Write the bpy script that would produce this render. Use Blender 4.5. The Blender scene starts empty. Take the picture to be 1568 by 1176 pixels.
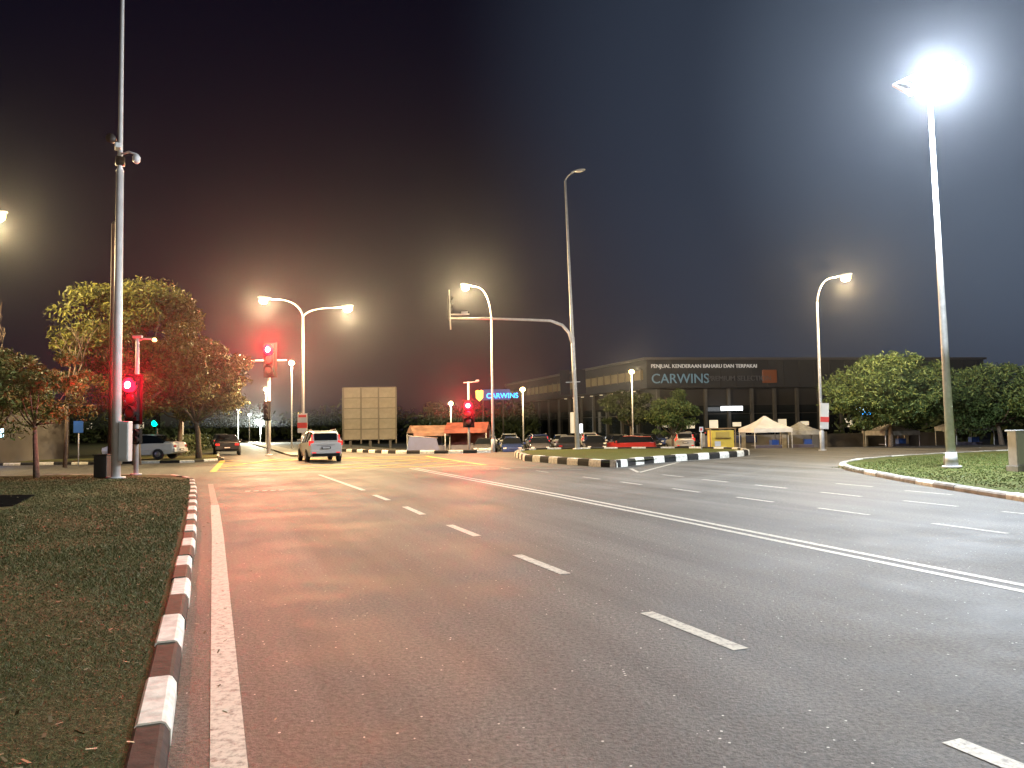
import bpy, math, random
import numpy as np
from mathutils import Matrix, Vector
random.seed(7); rng=np.random.default_rng(7)
sc=bpy.context.scene
sc.view_settings.view_transform='Standard'; sc.view_settings.look='None'; sc.view_settings.exposure=0

# ---------------------------------------------------------------- camera
cam=bpy.data.cameras.new("camera"); co=bpy.data.objects.new("camera",cam); sc.collection.objects.link(co); sc.camera=co
cam.lens=27.05; cam.clip_end=3000; cam.clip_start=.05
co.matrix_world=Matrix.Translation((0,0,1.6))@Matrix.Rotation(math.radians(93.26),4,'X')@Matrix.Rotation(-0.0157,4,'Z')

# ---------------------------------------------------------------- world
w=bpy.data.worlds.new("World"); sc.world=w; w.use_nodes=True
nt=w.node_tree; bg=nt.nodes['Background']
sky=nt.nodes.new('ShaderNodeTexSky'); sky.sky_type='NISHITA'; sky.sun_disc=False
sky.sun_elevation=math.radians(-6); sky.sun_rotation=math.radians(200)
tc=nt.nodes.new('ShaderNodeTexCoord'); sx=nt.nodes.new('ShaderNodeSeparateXYZ'); nt.links.new(tc.outputs['Generated'],sx.inputs[0])
rp=nt.nodes.new('ShaderNodeValToRGB'); nt.links.new(sx.outputs['Z'],rp.inputs[0])
el=rp.color_ramp.elements
el[0].position=0; el[0].color=(.0120,.0100,.0165,1); el[1].position=.6; el[1].color=(.0005,.0008,.0058,1)
e2=el.new(.12); e2.color=(.0058,.0046,.0115,1)
e3=el.new(.3); e3.color=(.0013,.0016,.0085,1)
dt=nt.nodes.new('ShaderNodeVectorMath'); dt.operation='DOT_PRODUCT'; dt.inputs[1].default_value=Vector((.56,.76,.36)).normalized(); nt.links.new(tc.outputs['Generated'],dt.inputs[0])  # lamp glow painted into the sky colour around this direction
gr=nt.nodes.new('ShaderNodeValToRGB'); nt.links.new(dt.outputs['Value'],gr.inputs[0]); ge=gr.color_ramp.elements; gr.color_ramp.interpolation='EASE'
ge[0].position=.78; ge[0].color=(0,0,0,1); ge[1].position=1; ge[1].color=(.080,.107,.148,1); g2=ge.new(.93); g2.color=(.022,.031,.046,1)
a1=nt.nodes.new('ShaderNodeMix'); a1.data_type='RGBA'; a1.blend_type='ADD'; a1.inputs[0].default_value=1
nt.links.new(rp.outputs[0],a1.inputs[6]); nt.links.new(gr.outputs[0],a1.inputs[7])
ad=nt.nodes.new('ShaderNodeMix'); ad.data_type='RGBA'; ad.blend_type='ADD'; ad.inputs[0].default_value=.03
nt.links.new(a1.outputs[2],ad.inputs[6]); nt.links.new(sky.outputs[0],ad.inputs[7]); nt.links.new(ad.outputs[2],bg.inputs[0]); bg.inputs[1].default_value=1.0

# ---------------------------------------------------------------- materials
MC={}
def mat(name,col,rough=.6,metal=0,var=0,scale=8,bump=0,emit=0,ecol=None,spec=.5):
    if name in MC: return MC[name]
    m=bpy.data.materials.new(name); m.use_nodes=True; n=m.node_tree; p=n.nodes['Principled BSDF']
    p.inputs['Base Color'].default_value=(*col,1); p.inputs['Roughness'].default_value=rough; p.inputs['Metallic'].default_value=metal
    p.inputs['Specular IOR Level'].default_value=spec
    if emit:
        p.inputs['Emission Color'].default_value=(*(ecol or col),1); p.inputs['Emission Strength'].default_value=emit
        m.cycles.emission_sampling='NONE'
    if var:
        t=n.nodes.new('ShaderNodeTexCoord'); no=n.nodes.new('ShaderNodeTexNoise'); no.inputs['Scale'].default_value=scale; no.inputs['Detail'].default_value=5
        n.links.new(t.outputs['Object'],no.inputs['Vector'])
        r=n.nodes.new('ShaderNodeValToRGB'); r.color_ramp.elements[0].position=.3; r.color_ramp.elements[1].position=.7
        r.color_ramp.elements[0].color=(*[c*(1-var) for c in col],1); r.color_ramp.elements[1].color=(*[min(1,c*(1+var)) for c in col],1)
        n.links.new(no.outputs['Fac'],r.inputs[0]); n.links.new(r.outputs[0],p.inputs['Base Color'])
        if bump:
            b=n.nodes.new('ShaderNodeBump'); b.inputs['Strength'].default_value=bump; b.inputs['Distance'].default_value=.02
            n.links.new(no.outputs['Fac'],b.inputs['Height']); n.links.new(b.outputs[0],p.inputs['Normal'])
    MC[name]=m; return m

def asphalt(name,lo,hi):
    m=bpy.data.materials.new(name); m.use_nodes=True; n=m.node_tree; p=n.nodes['Principled BSDF']; N=n.nodes; L=n.links
    t=N.new('ShaderNodeTexCoord')
    mp=N.new('ShaderNodeMapping'); mp.inputs['Rotation'].default_value=(0,0,-math.radians(21)); L.new(t.outputs['Object'],mp.inputs[0])
    mp2=N.new('ShaderNodeMapping'); mp2.inputs['Scale'].default_value=(1.1,.07,1); L.new(mp.outputs[0],mp2.inputs[0])
    st=N.new('ShaderNodeTexNoise'); st.inputs['Scale'].default_value=1.0; st.inputs['Detail'].default_value=4; st.inputs['Roughness'].default_value=.6; L.new(mp2.outputs[0],st.inputs['Vector'])
    pa=N.new('ShaderNodeTexNoise'); pa.inputs['Scale'].default_value=.55; pa.inputs['Detail'].default_value=8; pa.inputs['Roughness'].default_value=.7; L.new(t.outputs['Object'],pa.inputs['Vector'])
    fi=N.new('ShaderNodeTexNoise'); fi.inputs['Scale'].default_value=30; fi.inputs['Detail'].default_value=4; fi.inputs['Roughness'].default_value=.8; L.new(t.outputs['Object'],fi.inputs['Vector'])
    vo=N.new('ShaderNodeTexVoronoi'); vo.inputs['Scale'].default_value=30; vo.inputs['Randomness'].default_value=1; L.new(t.outputs['Object'],vo.inputs['Vector'])
    def mth(op,a,b,c=None):
        x=N.new('ShaderNodeMath'); x.operation=op
        for i,v in enumerate((a,b)):
            if isinstance(v,(int,float)): x.inputs[i].default_value=v
            else: L.new(v,x.inputs[i])
        return x.outputs[0]
    s=mth('ADD',mth('MULTIPLY',st.outputs['Fac'],.5),mth('MULTIPLY',pa.outputs['Fac'],.5))
    r=N.new('ShaderNodeValToRGB'); L.new(s,r.inputs[0]); r.color_ramp.elements[0].position=.4; r.color_ramp.elements[1].position=.61
    r.color_ramp.elements[0].color=(*lo,1); r.color_ramp.elements[1].color=(*hi,1)
    fr=N.new('ShaderNodeValToRGB'); L.new(fi.outputs['Fac'],fr.inputs[0]); fr.color_ramp.elements[0].position=.32; fr.color_ramp.elements[1].position=.7
    fr.color_ramp.elements[0].color=(.2,.2,.2,1); fr.color_ramp.elements[1].color=(2.0,1.98,1.93,1)
    mx=N.new('ShaderNodeMix'); mx.data_type='RGBA'; mx.blend_type='MULTIPLY'; mx.inputs[0].default_value=1; L.new(r.outputs[0],mx.inputs[6]); L.new(fr.outputs[0],mx.inputs[7])
    sel=N.new('ShaderNodeSeparateColor'); L.new(vo.outputs['Color'],sel.inputs[0])
    a=mth('GREATER_THAN',sel.outputs[0],.978); b=mth('LESS_THAN',vo.outputs['Distance'],.22); k=mth('MULTIPLY',a,b)
    mx2=N.new('ShaderNodeMix'); mx2.data_type='RGBA'; L.new(k,mx2.inputs[0]); L.new(mx.outputs[2],mx2.inputs[6]); mx2.inputs[7].default_value=(.6,.59,.55,1)  # pale stone specks, kept bright to paint lamp glints into the colour
    L.new(mx2.outputs[2],p.inputs['Base Color'])
    rr=N.new('ShaderNodeMapRange'); L.new(pa.outputs['Fac'],rr.inputs[0]); rr.inputs[1].default_value=.3; rr.inputs[2].default_value=.7; rr.inputs[3].default_value=.58; rr.inputs[4].default_value=.8
    L.new(rr.outputs[0],p.inputs['Roughness']); p.inputs['Specular IOR Level'].default_value=.32
    bu=N.new('ShaderNodeBump'); bu.inputs['Strength'].default_value=.8; bu.inputs['Distance'].default_value=.016
    L.new(fi.outputs['Fac'],bu.inputs['Height']); L.new(bu.outputs[0],p.inputs['Normal'])
    return m
M_ASPH=asphalt('asphalt',(.036,.035,.033),(.1,.097,.09))
M_LOT=asphalt('lot_asphalt',(.03,.029,.029),(.06,.058,.056))

def worn_paint(name,col,amount=.45):
    m=bpy.data.materials.new(name); m.use_nodes=True; n=m.node_tree; p=n.nodes['Principled BSDF']; N=n.nodes; L=n.links
    t=N.new('ShaderNodeTexCoord'); a=N.new('ShaderNodeTexNoise'); a.inputs['Scale'].default_value=18; a.inputs['Detail'].default_value=8; a.inputs['Roughness'].default_value=.75; L.new(t.outputs['Object'],a.inputs['Vector'])
    r=N.new('ShaderNodeValToRGB'); L.new(a.outputs['Fac'],r.inputs[0]); r.color_ramp.elements[0].position=amount-.12; r.color_ramp.elements[1].position=amount+.1
    r.color_ramp.elements[0].color=(.11,.1,.09,1); r.color_ramp.elements[1].color=(*col,1)
    L.new(r.outputs[0],p.inputs['Base Color']); p.inputs['Roughness'].default_value=.65; p.inputs['Specular IOR Level'].default_value=.3
    bu=N.new('ShaderNodeBump'); bu.inputs['Strength'].default_value=.3; bu.inputs['Distance'].default_value=.005; L.new(a.outputs['Fac'],bu.inputs['Height']); L.new(bu.outputs[0],p.inputs['Normal'])
    return m
M_WHITE=worn_paint('road_paint_white',(.5,.48,.41),.44)
M_WHITE2=worn_paint('road_paint_worn',(.45,.43,.37),.5)
M_YEL=worn_paint('road_paint_yellow',(.65,.4,.05),.4)

def leafmat(name,c1,c2,c3):
    m=bpy.data.materials.new(name); m.use_nodes=True; n=m.node_tree; p=n.nodes['Principled BSDF']; N=n.nodes; L=n.links
    g=N.new('ShaderNodeNewGeometry'); r=N.new('ShaderNodeValToRGB'); L.new(g.outputs['Random Per Island'],r.inputs[0])
    e=r.color_ramp.elements; e[0].color=(*c1,1); e[1].color=(*c3,1); x=e.new(.5); x.color=(*c2,1)
    L.new(r.outputs[0],p.inputs['Base Color']); p.inputs['Roughness'].default_value=.6; p.inputs['Specular IOR Level'].default_value=.25
    return m
M_LEAF_G=leafmat('foliage_green',(.03,.05,.015),(.055,.09,.025),(.1,.13,.04))
M_LEAF_Y=leafmat('foliage_yellowgreen',(.04,.06,.012),(.08,.12,.022),(.14,.17,.04))
M_LEAF_O=leafmat('foliage_olive',(.035,.040,.010),(.07,.078,.015),(.12,.12,.022))
M_LEAF_D=leafmat('foliage_dark',(.02,.03,.012),(.035,.05,.02),(.05,.065,.025))
M_BLADE=leafmat('grass_blade',(.045,.056,.018),(.075,.085,.028),(.13,.12,.05))
M_BLADE2=leafmat('grass_blade_bright',(.05,.08,.018),(.08,.11,.025),(.13,.14,.045))
M_LITTER=leafmat('dry_leaf',(.07,.045,.025),(.14,.1,.05),(.3,.25,.17))
def grassmat(name,g,b):
    m=bpy.data.materials.new(name); m.use_nodes=True; n=m.node_tree; p=n.nodes['Principled BSDF']; N=n.nodes; L=n.links
    t=N.new('ShaderNodeTexCoord')
    a=N.new('ShaderNodeTexNoise'); a.inputs['Scale'].default_value=.9; a.inputs['Detail'].default_value=8; a.inputs['Roughness'].default_value=.7; L.new(t.outputs['Object'],a.inputs['Vector'])
    f=N.new('ShaderNodeTexNoise'); f.inputs['Scale'].default_value=30; f.inputs['Detail'].default_value=5; f.inputs['Roughness'].default_value=.8; L.new(t.outputs['Object'],f.inputs['Vector'])
    r=N.new('ShaderNodeValToRGB'); L.new(a.outputs['Fac'],r.inputs[0]); r.color_ramp.elements[0].position=.35; r.color_ramp.elements[1].position=.65
    r.color_ramp.elements[0].color=(*b,1); r.color_ramp.elements[1].color=(*g,1)
    fr=N.new('ShaderNodeValToRGB'); L.new(f.outputs['Fac'],fr.inputs[0]); fr.color_ramp.elements[0].position=.35; fr.color_ramp.elements[1].position=.7
    fr.color_ramp.elements[0].color=(.35,.35,.35,1); fr.color_ramp.elements[1].color=(1.6,1.6,1.5,1)
    mx=N.new('ShaderNodeMix'); mx.data_type='RGBA'; mx.blend_type='MULTIPLY'; mx.inputs[0].default_value=1; L.new(r.outputs[0],mx.inputs[6]); L.new(fr.outputs[0],mx.inputs[7])
    L.new(mx.outputs[2],p.inputs['Base Color']); p.inputs['Roughness'].default_value=.9; p.inputs['Specular IOR Level'].default_value=.15
    bu=N.new('ShaderNodeBump'); bu.inputs['Strength'].default_value=.8; bu.inputs['Distance'].default_value=.04; L.new(f.outputs['Fac'],bu.inputs['Height']); L.new(bu.outputs[0],p.inputs['Normal'])
    return m
M_GRASS=grassmat('grass_ground',(.052,.064,.022),(.062,.055,.026))
M_GRASS2=grassmat('grass_bright',(.075,.1,.022),(.085,.085,.03))
M_EARTH=grassmat('earth',(.035,.04,.018),(.045,.038,.028))
M_GALV=mat('galvanised_steel',(.44,.44,.44),.5,.15,.15,6)
M_GREY=mat('grey_paint',(.3,.3,.3),.5,0,.15,5)
M_DARK=mat('dark_steel',(.05,.045,.04),.5,.2)
M_BLACK=mat('black_plastic',(.012,.012,.012),.8,spec=.2)
M_BARK=mat('bark',(.11,.08,.055),.9,0,.4,12,.6)
M_CONC=mat('concrete',(.24,.23,.21),.85,0,.25,4,.4)
M_KW=mat('kerb_white',(.56,.55,.5),.75,0,.3,9,.5)
M_KB=mat('kerb_black',(.018,.018,.018),.8,0,.4,9,.4,spec=.2)
M_KG=mat('kerb_concrete',(.24,.23,.21),.8,0,.5,3,.4)
M_GLASS=mat('car_glass',(.01,.012,.015),.08)
M_TYRE=mat('tyre_rubber',(.015,.015,.015),.85)
M_RIM=mat('alloy_rim',(.4,.4,.42),.3,.8)
M_E_WARM=mat('lamp_lens_warm',(1,.8,.5),.4,emit=2.6,ecol=(1,.74,.24))
M_E_COOL=mat('lamp_lens_cool',(.9,.95,1),.4,emit=120,ecol=(.86,.94,1))
M_E_RED=mat('signal_red_lit',(.6,.0,.0),.6,emit=8,ecol=(1,.006,.02),spec=.1)
M_E_REDC=mat('signal_red_core',(1,.6,.5),.4,emit=25,ecol=(1,.45,.4))  # pale disc painting an overexposed white centre onto the lit red lens
M_E_TAIL=mat('tail_lamp',(.5,.01,.01),.3,emit=.9,ecol=(1,.03,.02))
M_OFF=mat('signal_lens_off',(.03,.02,.02),.3)
M_E_WHITE=mat('lit_panel_white',(.9,.95,1),.5,emit=3.5,ecol=(.9,.95,1))
M_E_DIM=mat('lit_panel_dim',(.8,.75,.6),.5,emit=.6,ecol=(1,.85,.6))
M_E_BLUE=mat('lit_letters_blue',(.02,.25,1),.5,emit=4.5,ecol=(.01,.36,1))
M_E_ORANGE=mat('lit_shield_orange',(1,.5,.1),.5,emit=3,ecol=(1,.45,.08))
M_E_GREEN=mat('signal_green_lit',(.0,1,.6),.5,emit=5,ecol=(0,1,.55))

# ---------------------------------------------------------------- helpers
def link(ob,parent=None):
    sc.collection.objects.link(ob)
    if parent: ob.parent=parent
    return ob
def group(name,loc=(0,0,0),rz=0,tilt=0):
    e=bpy.data.objects.new(name,None); e.location=loc; e.rotation_euler=(0,tilt,rz); e.empty_display_size=.3; sc.collection.objects.link(e); return e
def mesh(name,vs,fs,mats,parent=None,mi=None,smooth=False,loc=(0,0,0),rz=0):
    me=bpy.data.meshes.new(name); me.from_pydata([tuple(v) for v in vs],[],fs); 
    if not isinstance(mats,(list,tuple)): mats=[mats]
    for m in mats: me.materials.append(m)
    if mi is not None: me.polygons.foreach_set('material_index',mi)
    if smooth: me.polygons.foreach_set('use_smooth',[True]*len(me.polygons))
    me.update(); ob=bpy.data.objects.new(name,me); ob.location=loc; ob.rotation_euler=(0,0,rz); return link(ob,parent)
def box(parent,name,c,s,m,rz=0,bev=0,rx=0,ry=0):
    x,y,z=[a/2 for a in s]
    vs=[(-x,-y,-z),(x,-y,-z),(x,y,-z),(-x,y,-z),(-x,-y,z),(x,-y,z),(x,y,z),(-x,y,z)]
    fs=[(0,3,2,1),(4,5,6,7),(0,1,5,4),(1,2,6,5),(2,3,7,6),(3,0,4,7)]
    ob=mesh(name,vs,fs,m,parent,loc=c); ob.rotation_euler=(rx,ry,rz)
    if bev:
        b=ob.modifiers.new('bev','BEVEL'); b.width=bev; b.segments=2
    return ob
def tube(parent,name,pts,rad,m,seg=12):
    pts=[Vector(p) for p in pts]
    if not isinstance(rad,(list,tuple)): rad=[rad]*len(pts)
    vs=[];fs=[]; ref=None
    for i,p in enumerate(pts):
        d=(pts[min(i+1,len(pts)-1)]-pts[max(i-1,0)]).normalized()
        if ref is None: ref=Vector((1,0,0)) if abs(d.x)<.9 else Vector((0,1,0))
        a=(ref-d*ref.dot(d)).normalized(); b=d.cross(a); ref=a
        for k in range(seg):
            t=2*math.pi*k/seg; vs.append(p+(a*math.cos(t)+b*math.sin(t))*rad[i])
    for i in range(len(pts)-1):
        for k in range(seg):
            k2=(k+1)%seg; fs.append((i*seg+k,i*seg+k2,(i+1)*seg+k2,(i+1)*seg+k))
    fs.append(tuple(range(seg-1,-1,-1))); fs.append(tuple(range((len(pts)-1)*seg,len(pts)*seg)))
    return mesh(name,vs,fs,m,parent,smooth=True)
def light(parent,name,loc,col,e,r=.2,kind='POINT',spot=150,rot=None):
    l=bpy.data.lights.new(name,kind); l.energy=e; l.color=col; l.shadow_soft_size=r
    if kind=='SPOT': l.spot_size=math.radians(spot); l.spot_blend=.6
    ob=bpy.data.objects.new(name,l); ob.location=loc
    if rot: ob.rotation_euler=rot
    return link(ob,parent)
def poly(name,pts,z,m,parent=None,skirt=0):
    vs=[(x,y,z) for x,y in pts]; n=len(pts); fs=[tuple(range(n))]
    ar=sum(pts[i][0]*pts[(i+1)%n][1]-pts[(i+1)%n][0]*pts[i][1] for i in range(n))
    if ar<0: fs=[tuple(range(n-1,-1,-1))]
    if skirt:
        vs+=[(x,y,z-skirt) for x,y in pts]
        for i in range(n):
            j=(i+1)%n; f=(i,i+n,j+n,j)
            fs.append(f if ar>0 else f[::-1])
    return mesh(name,vs,fs,m,parent)
def stripe(vs,fs,a,b,wd,z):
    a=Vector((a[0],a[1]));b=Vector((b[0],b[1])); d=(b-a).normalized(); n=Vector((-d.y,d.x))*wd/2; k=len(vs)
    for q in (a-n,b-n,b+n,a+n): vs.append((q.x,q.y,z))
    fs.append((k,k+1,k+2,k+3))
def smoothpath(pts,step):
    P=[Vector((p[0],p[1])) for p in pts]
    dense=[]
    for i in range(len(P)-1):
        p0=P[max(i-1,0)];p1=P[i];p2=P[i+1];p3=P[min(i+2,len(P)-1)]
        n=max(2,int((p2-p1).length/.1))
        for k in range(n):
            t=k/n; dense.append(.5*((2*p1)+(p2-p0)*t+(2*p0-5*p1+4*p2-p3)*t*t+(3*p1-p0-3*p2+p3)*t**3))
    dense.append(P[-1])
    out=[dense[0]];acc=0
    for i in range(1,len(dense)):
        acc+=(dense[i]-dense[i-1]).length
        if acc>=step: out.append(dense[i]);acc=0
    return out
def kerb(name,pts,step,wd,h,mats,side=1,z0=0):
    P=smoothpath(pts,step); vs=[];fs=[];mi=[]
    for i in range(len(P)-1):
        a,b=P[i],P[i+1]; d=(b-a).normalized(); n=Vector((-d.y,d.x))*side; g=.006
        j=random.uniform(-.01,.01); hh=h+random.uniform(-.01,.01)
        prof=[(0,-.05),(.0,hh*.62),(.025,hh*.93),(.045,hh),(wd-.015,hh),(wd,hh-.015),(wd,-.05)]
        k=len(vs)
        for q in (a+d*g,b-d*g):
            for o,z in prof: vs.append((q.x+n.x*(o+j),q.y+n.y*(o+j),z0+z))
        m=len(prof)
        for r in range(m-1):
            f=(k+r,k+r+1,k+m+r+1,k+m+r); fs.append(f if side<0 else f[::-1]); mi.append(i%len(mats))
        fs.append(tuple(range(k,k+m))); mi.append(i%len(mats)); fs.append(tuple(range(k+2*m-1,k+m-1,-1))); mi.append(i%len(mats))
    return mesh(name,vs,fs,mats,mi=mi)
def quads(name,cen,u,v,m,parent=None):
    n=len(cen); V=np.empty((n,4,3),dtype=np.float32); V[:,0]=cen-u-v*.6; V[:,1]=cen+u*.9-v*.3; V[:,2]=cen+u+v*.6; V[:,3]=cen-u*.9+v*.4
    me=bpy.data.meshes.new(name); me.vertices.add(4*n); me.vertices.foreach_set('co',V.ravel())
    me.loops.add(4*n); me.loops.foreach_set('vertex_index',np.arange(4*n,dtype=np.int32))
    me.polygons.add(n); me.polygons.foreach_set('loop_start',np.arange(0,4*n,4,dtype=np.int32)); me.polygons.foreach_set('loop_total',np.full(n,4,dtype=np.int32))
    me.materials.append(m); me.update(); me.validate(); ob=bpy.data.objects.new(name,me); return link(ob,parent)
def rdir(n):
    a=rng.normal(size=(n,3)); return a/np.linalg.norm(a,axis=1,keepdims=True)
def leafcloud(name,centers,radii,per,size,m,parent):
    C=[]
    for c,r in zip(centers,radii):
        d=rdir(per)*(rng.random((per,1))**.45)*np.array(r); C.append(d+np.array(c))
    C=np.concatenate(C); n=len(C); u=rdir(n); t=rdir(n); v=np.cross(u,t); v/=np.linalg.norm(v,axis=1,keepdims=True)+1e-6
    s=size*(.5+rng.random((n,1))); return quads(name,C,u*s,v*s*.6,m,parent)
def tree(name,loc,th,R,H,nclump,per,leaf,m,tr=.14,seed=0,limbs=7):
    rs=random.Random(seed); g=group(name,loc)
    lean=rs.uniform(-.25,.25)
    top=Vector((lean,rs.uniform(-.2,.2),th))
    tube(g,'trunk',[(0,0,-.1),(lean*.2,0,th*.35),(lean*.6,.05,th*.7),top],[tr*1.25,tr,tr*.85,tr*.7],M_BARK,10)
    cs=[];rr=[]; cz=th*.8+H/2
    for i in range(limbs):
        a=2*math.pi*i/limbs+rs.uniform(-.4,.4); q=rs.uniform(.45,.85); zz=cz+H*rs.uniform(-.25,.38)
        end=Vector((math.cos(a)*R*q,math.sin(a)*R*q,zz)); mid=top.lerp(end,.5)+Vector((0,0,-.25))
        tube(g,'limb_%d'%i,[top-Vector((0,0,.1*th*rs.random())),mid,end],[tr*.5,tr*.3,tr*.1],M_BARK,6)
    while len(cs)<nclump:
        x,y,z=rs.uniform(-1,1),rs.uniform(-1,1),rs.uniform(-1,1)
        q=x*x+y*y+z*z
        if q>1 or q<.12: continue
        if z<-.5 and rs.random()<.6: continue
        s=rs.uniform(.12,.30)*R
        cs.append((x*R+lean,y*R,cz+z*H/2)); rr.append((s*1.2,s*1.2,s*.7))
    leafcloud('foliage',cs,rr,per,leaf,m,g); return g

# ---------------------------------------------------------------- ground, road
poly('ground',[(-900,-600),(900,-600),(900,1500),(-900,1500)],-.6,M_EARTH)
poly('parking_lot_pavement',[(-2,50),(70,50),(70,89),(14,89),(-8,120),(-22,120)],-.596,M_LOT)
poly('road',[(-150,-40),(75,-40),(75,49.8),(14,50.8),(-3,51.2),(-6.5,56),(-62,200),(-150,200)],0,M_ASPH,skirt=.62)

vs=[];fs=[]
for a,b in [((2.17,3.95),(2.62,2.85)),((1.12,6.7),(1.6,5.57)),((.03,9.79),(.55,8.49)),((-1.08,12.92),(-.55,11.55)),((-2.26,16.07),(-1.71,14.55)),((-3.44,19.08),(-2.85,17.61)),((-7.08,28.21),(-3.98,20.57))]:
    stripe(vs,fs,a,b,.13,.004)
for y in (0.8,-2.3,-5.4,-8.5): stripe(vs,fs,(3.36-.37*(y-.8)-.22,y+.6),(3.36-.37*(y-.8)+.22,y-.6),.13,.004)
mesh('lane_dash_markings',vs,fs,M_WHITE)
vs=[];fs=[]
E=[(4.9,-12),(.32,-.5),(-1.38,3.77),(-4.61,12.07),(-6.6,17.1)]
for i in range(len(E)-1): stripe(vs,fs,E[i],E[i+1],.17,.004)
mesh('edge_line_marking',vs,fs,M_WHITE)
vs=[];fs=[]; stripe(vs,fs,(-6.6,17.1),(-9.4,24),.15,.004); mesh('edge_line_worn_marking',vs,fs,worn_paint('road_paint_faded',(.3,.28,.24),.52))
vs=[];fs=[]
for o in (-.13,.13):
    D=[(12,-11.5),(4.85,7.35),(2.98,12.76),(1.0,18.26),(-4.14,31.8)]
    for i in range(4): stripe(vs,fs,(D[i][0]+o*.93,D[i][1]+o*.36),(D[i+1][0]+o*.93,D[i+1][1]+o*.36),.11,.004)
mesh('double_centre_line_marking',vs,fs,M_WHITE)
vs=[];fs=[]
for x,y in [(7.75,8.8),(6.76,11.56),(5.93,14.01),(5.1,16.43),(4.22,18.99),(3.28,21.6),(2.42,24.09),(1.04,28.06),(-.3,30.6)]+[(9.6,10.4),(8.75,13.0),(8.1,15.11),(7.3,17.32),(6.55,19.76),(5.75,22.1),(5.05,24.5)]:
    stripe(vs,fs,(x+.2,y-.6),(x-.2,y+.6),.11,.004)
for x,y in [(9.3,17.4),(8.7,19.8)]: stripe(vs,fs,(x+.2,y-.6),(x-.2,y+.6),.11,.004)
mesh('opposite_lane_dash_markings',vs,fs,M_WHITE2)
vs=[];fs=[]
stripe(vs,fs,(4.3,26.5),(7.3,33.8),.13,.004); stripe(vs,fs,(4.3,26.5),(4.4,29),.13,.004)
stripe(vs,fs,(-4.2,31.9),(-2.0,33.2),.25,.004); stripe(vs,fs,(-2,33.2),(2.6,28.6),.12,.008)
for i in range(5): stripe(vs,fs,(-7.25+i*.21,20.9+i*.06),(-7.12+i*.21,20.93+i*.06),.3,.004)
stripe(vs,fs,(7.6,34.6),(12.5,38.3),.13,.004)
mesh('junction_white_markings',vs,fs,M_WHITE2)
vs=[];fs=[]
A=Vector((-12.2,31.4));B=Vector((-1.2,33.6));C=Vector((-5.2,46));Dp=Vector((-16.4,43.6))
for a,b in ((A,B),(B,C),(C,Dp),(Dp,A)): stripe(vs,fs,a,b,.26,.004)
for t in (.25,.5,.75):
    stripe(vs,fs,A.lerp(B,t),Dp.lerp(A,1-t),.2,.008); stripe(vs,fs,A.lerp(B,t),B.lerp(C,1-t),.2,.0121)
    stripe(vs,fs,Dp.lerp(C,t),A.lerp(Dp,t),.2,.0161); stripe(vs,fs,Dp.lerp(C,t),C.lerp(B,1-t),.2,.0201)
mesh('yellow_box_junction_marking',vs,fs,M_YEL)

# ---------------------------------------------------------------- left verge
LK=[(7.95,-20),(3.85,-10),(-.15,0),(-1.67,3.78),(-3.36,8.06),(-6.11,14.94),(-9.7,23.6),(-10.7,25.7),(-12.1,27.6),(-14.2,28.7),(-18,29),(-24,27.5),(-40,24)]
kl=smoothpath(LK,.5)
off=[]
for i,p in enumerate(kl):
    d=(kl[min(i+1,len(kl)-1)]-kl[max(i-1,0)]).normalized(); n=Vector((-d.y,d.x)); off.append((p.x+n.x*.16,p.y+n.y*.16))
poly('grass_verge',off+[(-60,20),(-60,-20)],.105,M_GRASS)
kerb('painted_kerb',LK[:8]+[(-12.1,27.6)],.78,.17,.13,[M_KB,M_KW],side=1)
kerb('side_road_kerb',[(-12.15,27.65),(-14.2,28.7),(-18,29),(-24,27.5),(-40,24)],.9,.17,.12,[M_KG],side=1)
poly('path_pavement',[(-12.0,19.5),(-10.6,16.4),(-11.2,15.8),(-26,14.8),(-26,20.3)],.112,mat('dark_paving',(.010,.010,.010),1,0,.3,5,.3,spec=0))  # near-black flat sheet lying on the verge
N=200000
yy=2.0*np.exp(rng.random(N*3)*math.log(28/2.0))
xr=-.15-.4*yy-.22; xl=-.78*yy-1.5
xx=xl+(xr-xl)*rng.random(len(yy))
keep=(rng.random(len(yy))<np.clip((xr-xl)/5,0.05,1))
ins=~((yy>15.7)&(yy<19.7)&(xx<-10.5-(yy-16.2)*.46))
ins&=~((yy>24.8)&(xx>-10.6-(yy-24.8)*1.05))
idx=np.where(keep&ins)[0][:N]; px=xx[idx];py=yy[idx]; n=len(px)
sz=np.clip(.0013*py,.0035,.03)
patch=.8+.3*np.sin(px*1.7+np.sin(py*.9)*2)*np.sin(py*1.3+px*.4)
h=(.010+.022*rng.random(n))*np.clip(py/6,1,1.4)*patch; az=rng.random(n)*6.28; ln=rng.normal(size=(n,2))*.024
base=np.stack([px,py,np.full(n,.103)],1); up=np.stack([ln[:,0],ln[:,1],h],1); sd=np.stack([np.cos(az)*sz,np.sin(az)*sz,np.zeros(n)],1)
V=np.empty((n,3,3),dtype=np.float32); V[:,0]=base-sd*.5; V[:,1]=base+sd*.5; V[:,2]=base+up
me=bpy.data.meshes.new('grass'); me.vertices.add(3*n); me.vertices.foreach_set('co',V.ravel()); me.loops.add(3*n); me.loops.foreach_set('vertex_index',np.arange(3*n,dtype=np.int32))
me.polygons.add(n); me.polygons.foreach_set('loop_start',np.arange(0,3*n,3,dtype=np.int32)); me.polygons.foreach_set('loop_total',np.full(n,3,dtype=np.int32)); me.materials.append(M_BLADE); me.update(); me.validate()
link(bpy.data.objects.new('grass',me))
n=520; py=2.2+rng.random(n)**1.5*22; px=-.3-.4*py-rng.random(n)*(.35*py+1.5)
c=np.stack([px,py,np.full(n,.128)],1); a=rng.random(n)*6.28; s=.01+.02*rng.random((n,1))
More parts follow.
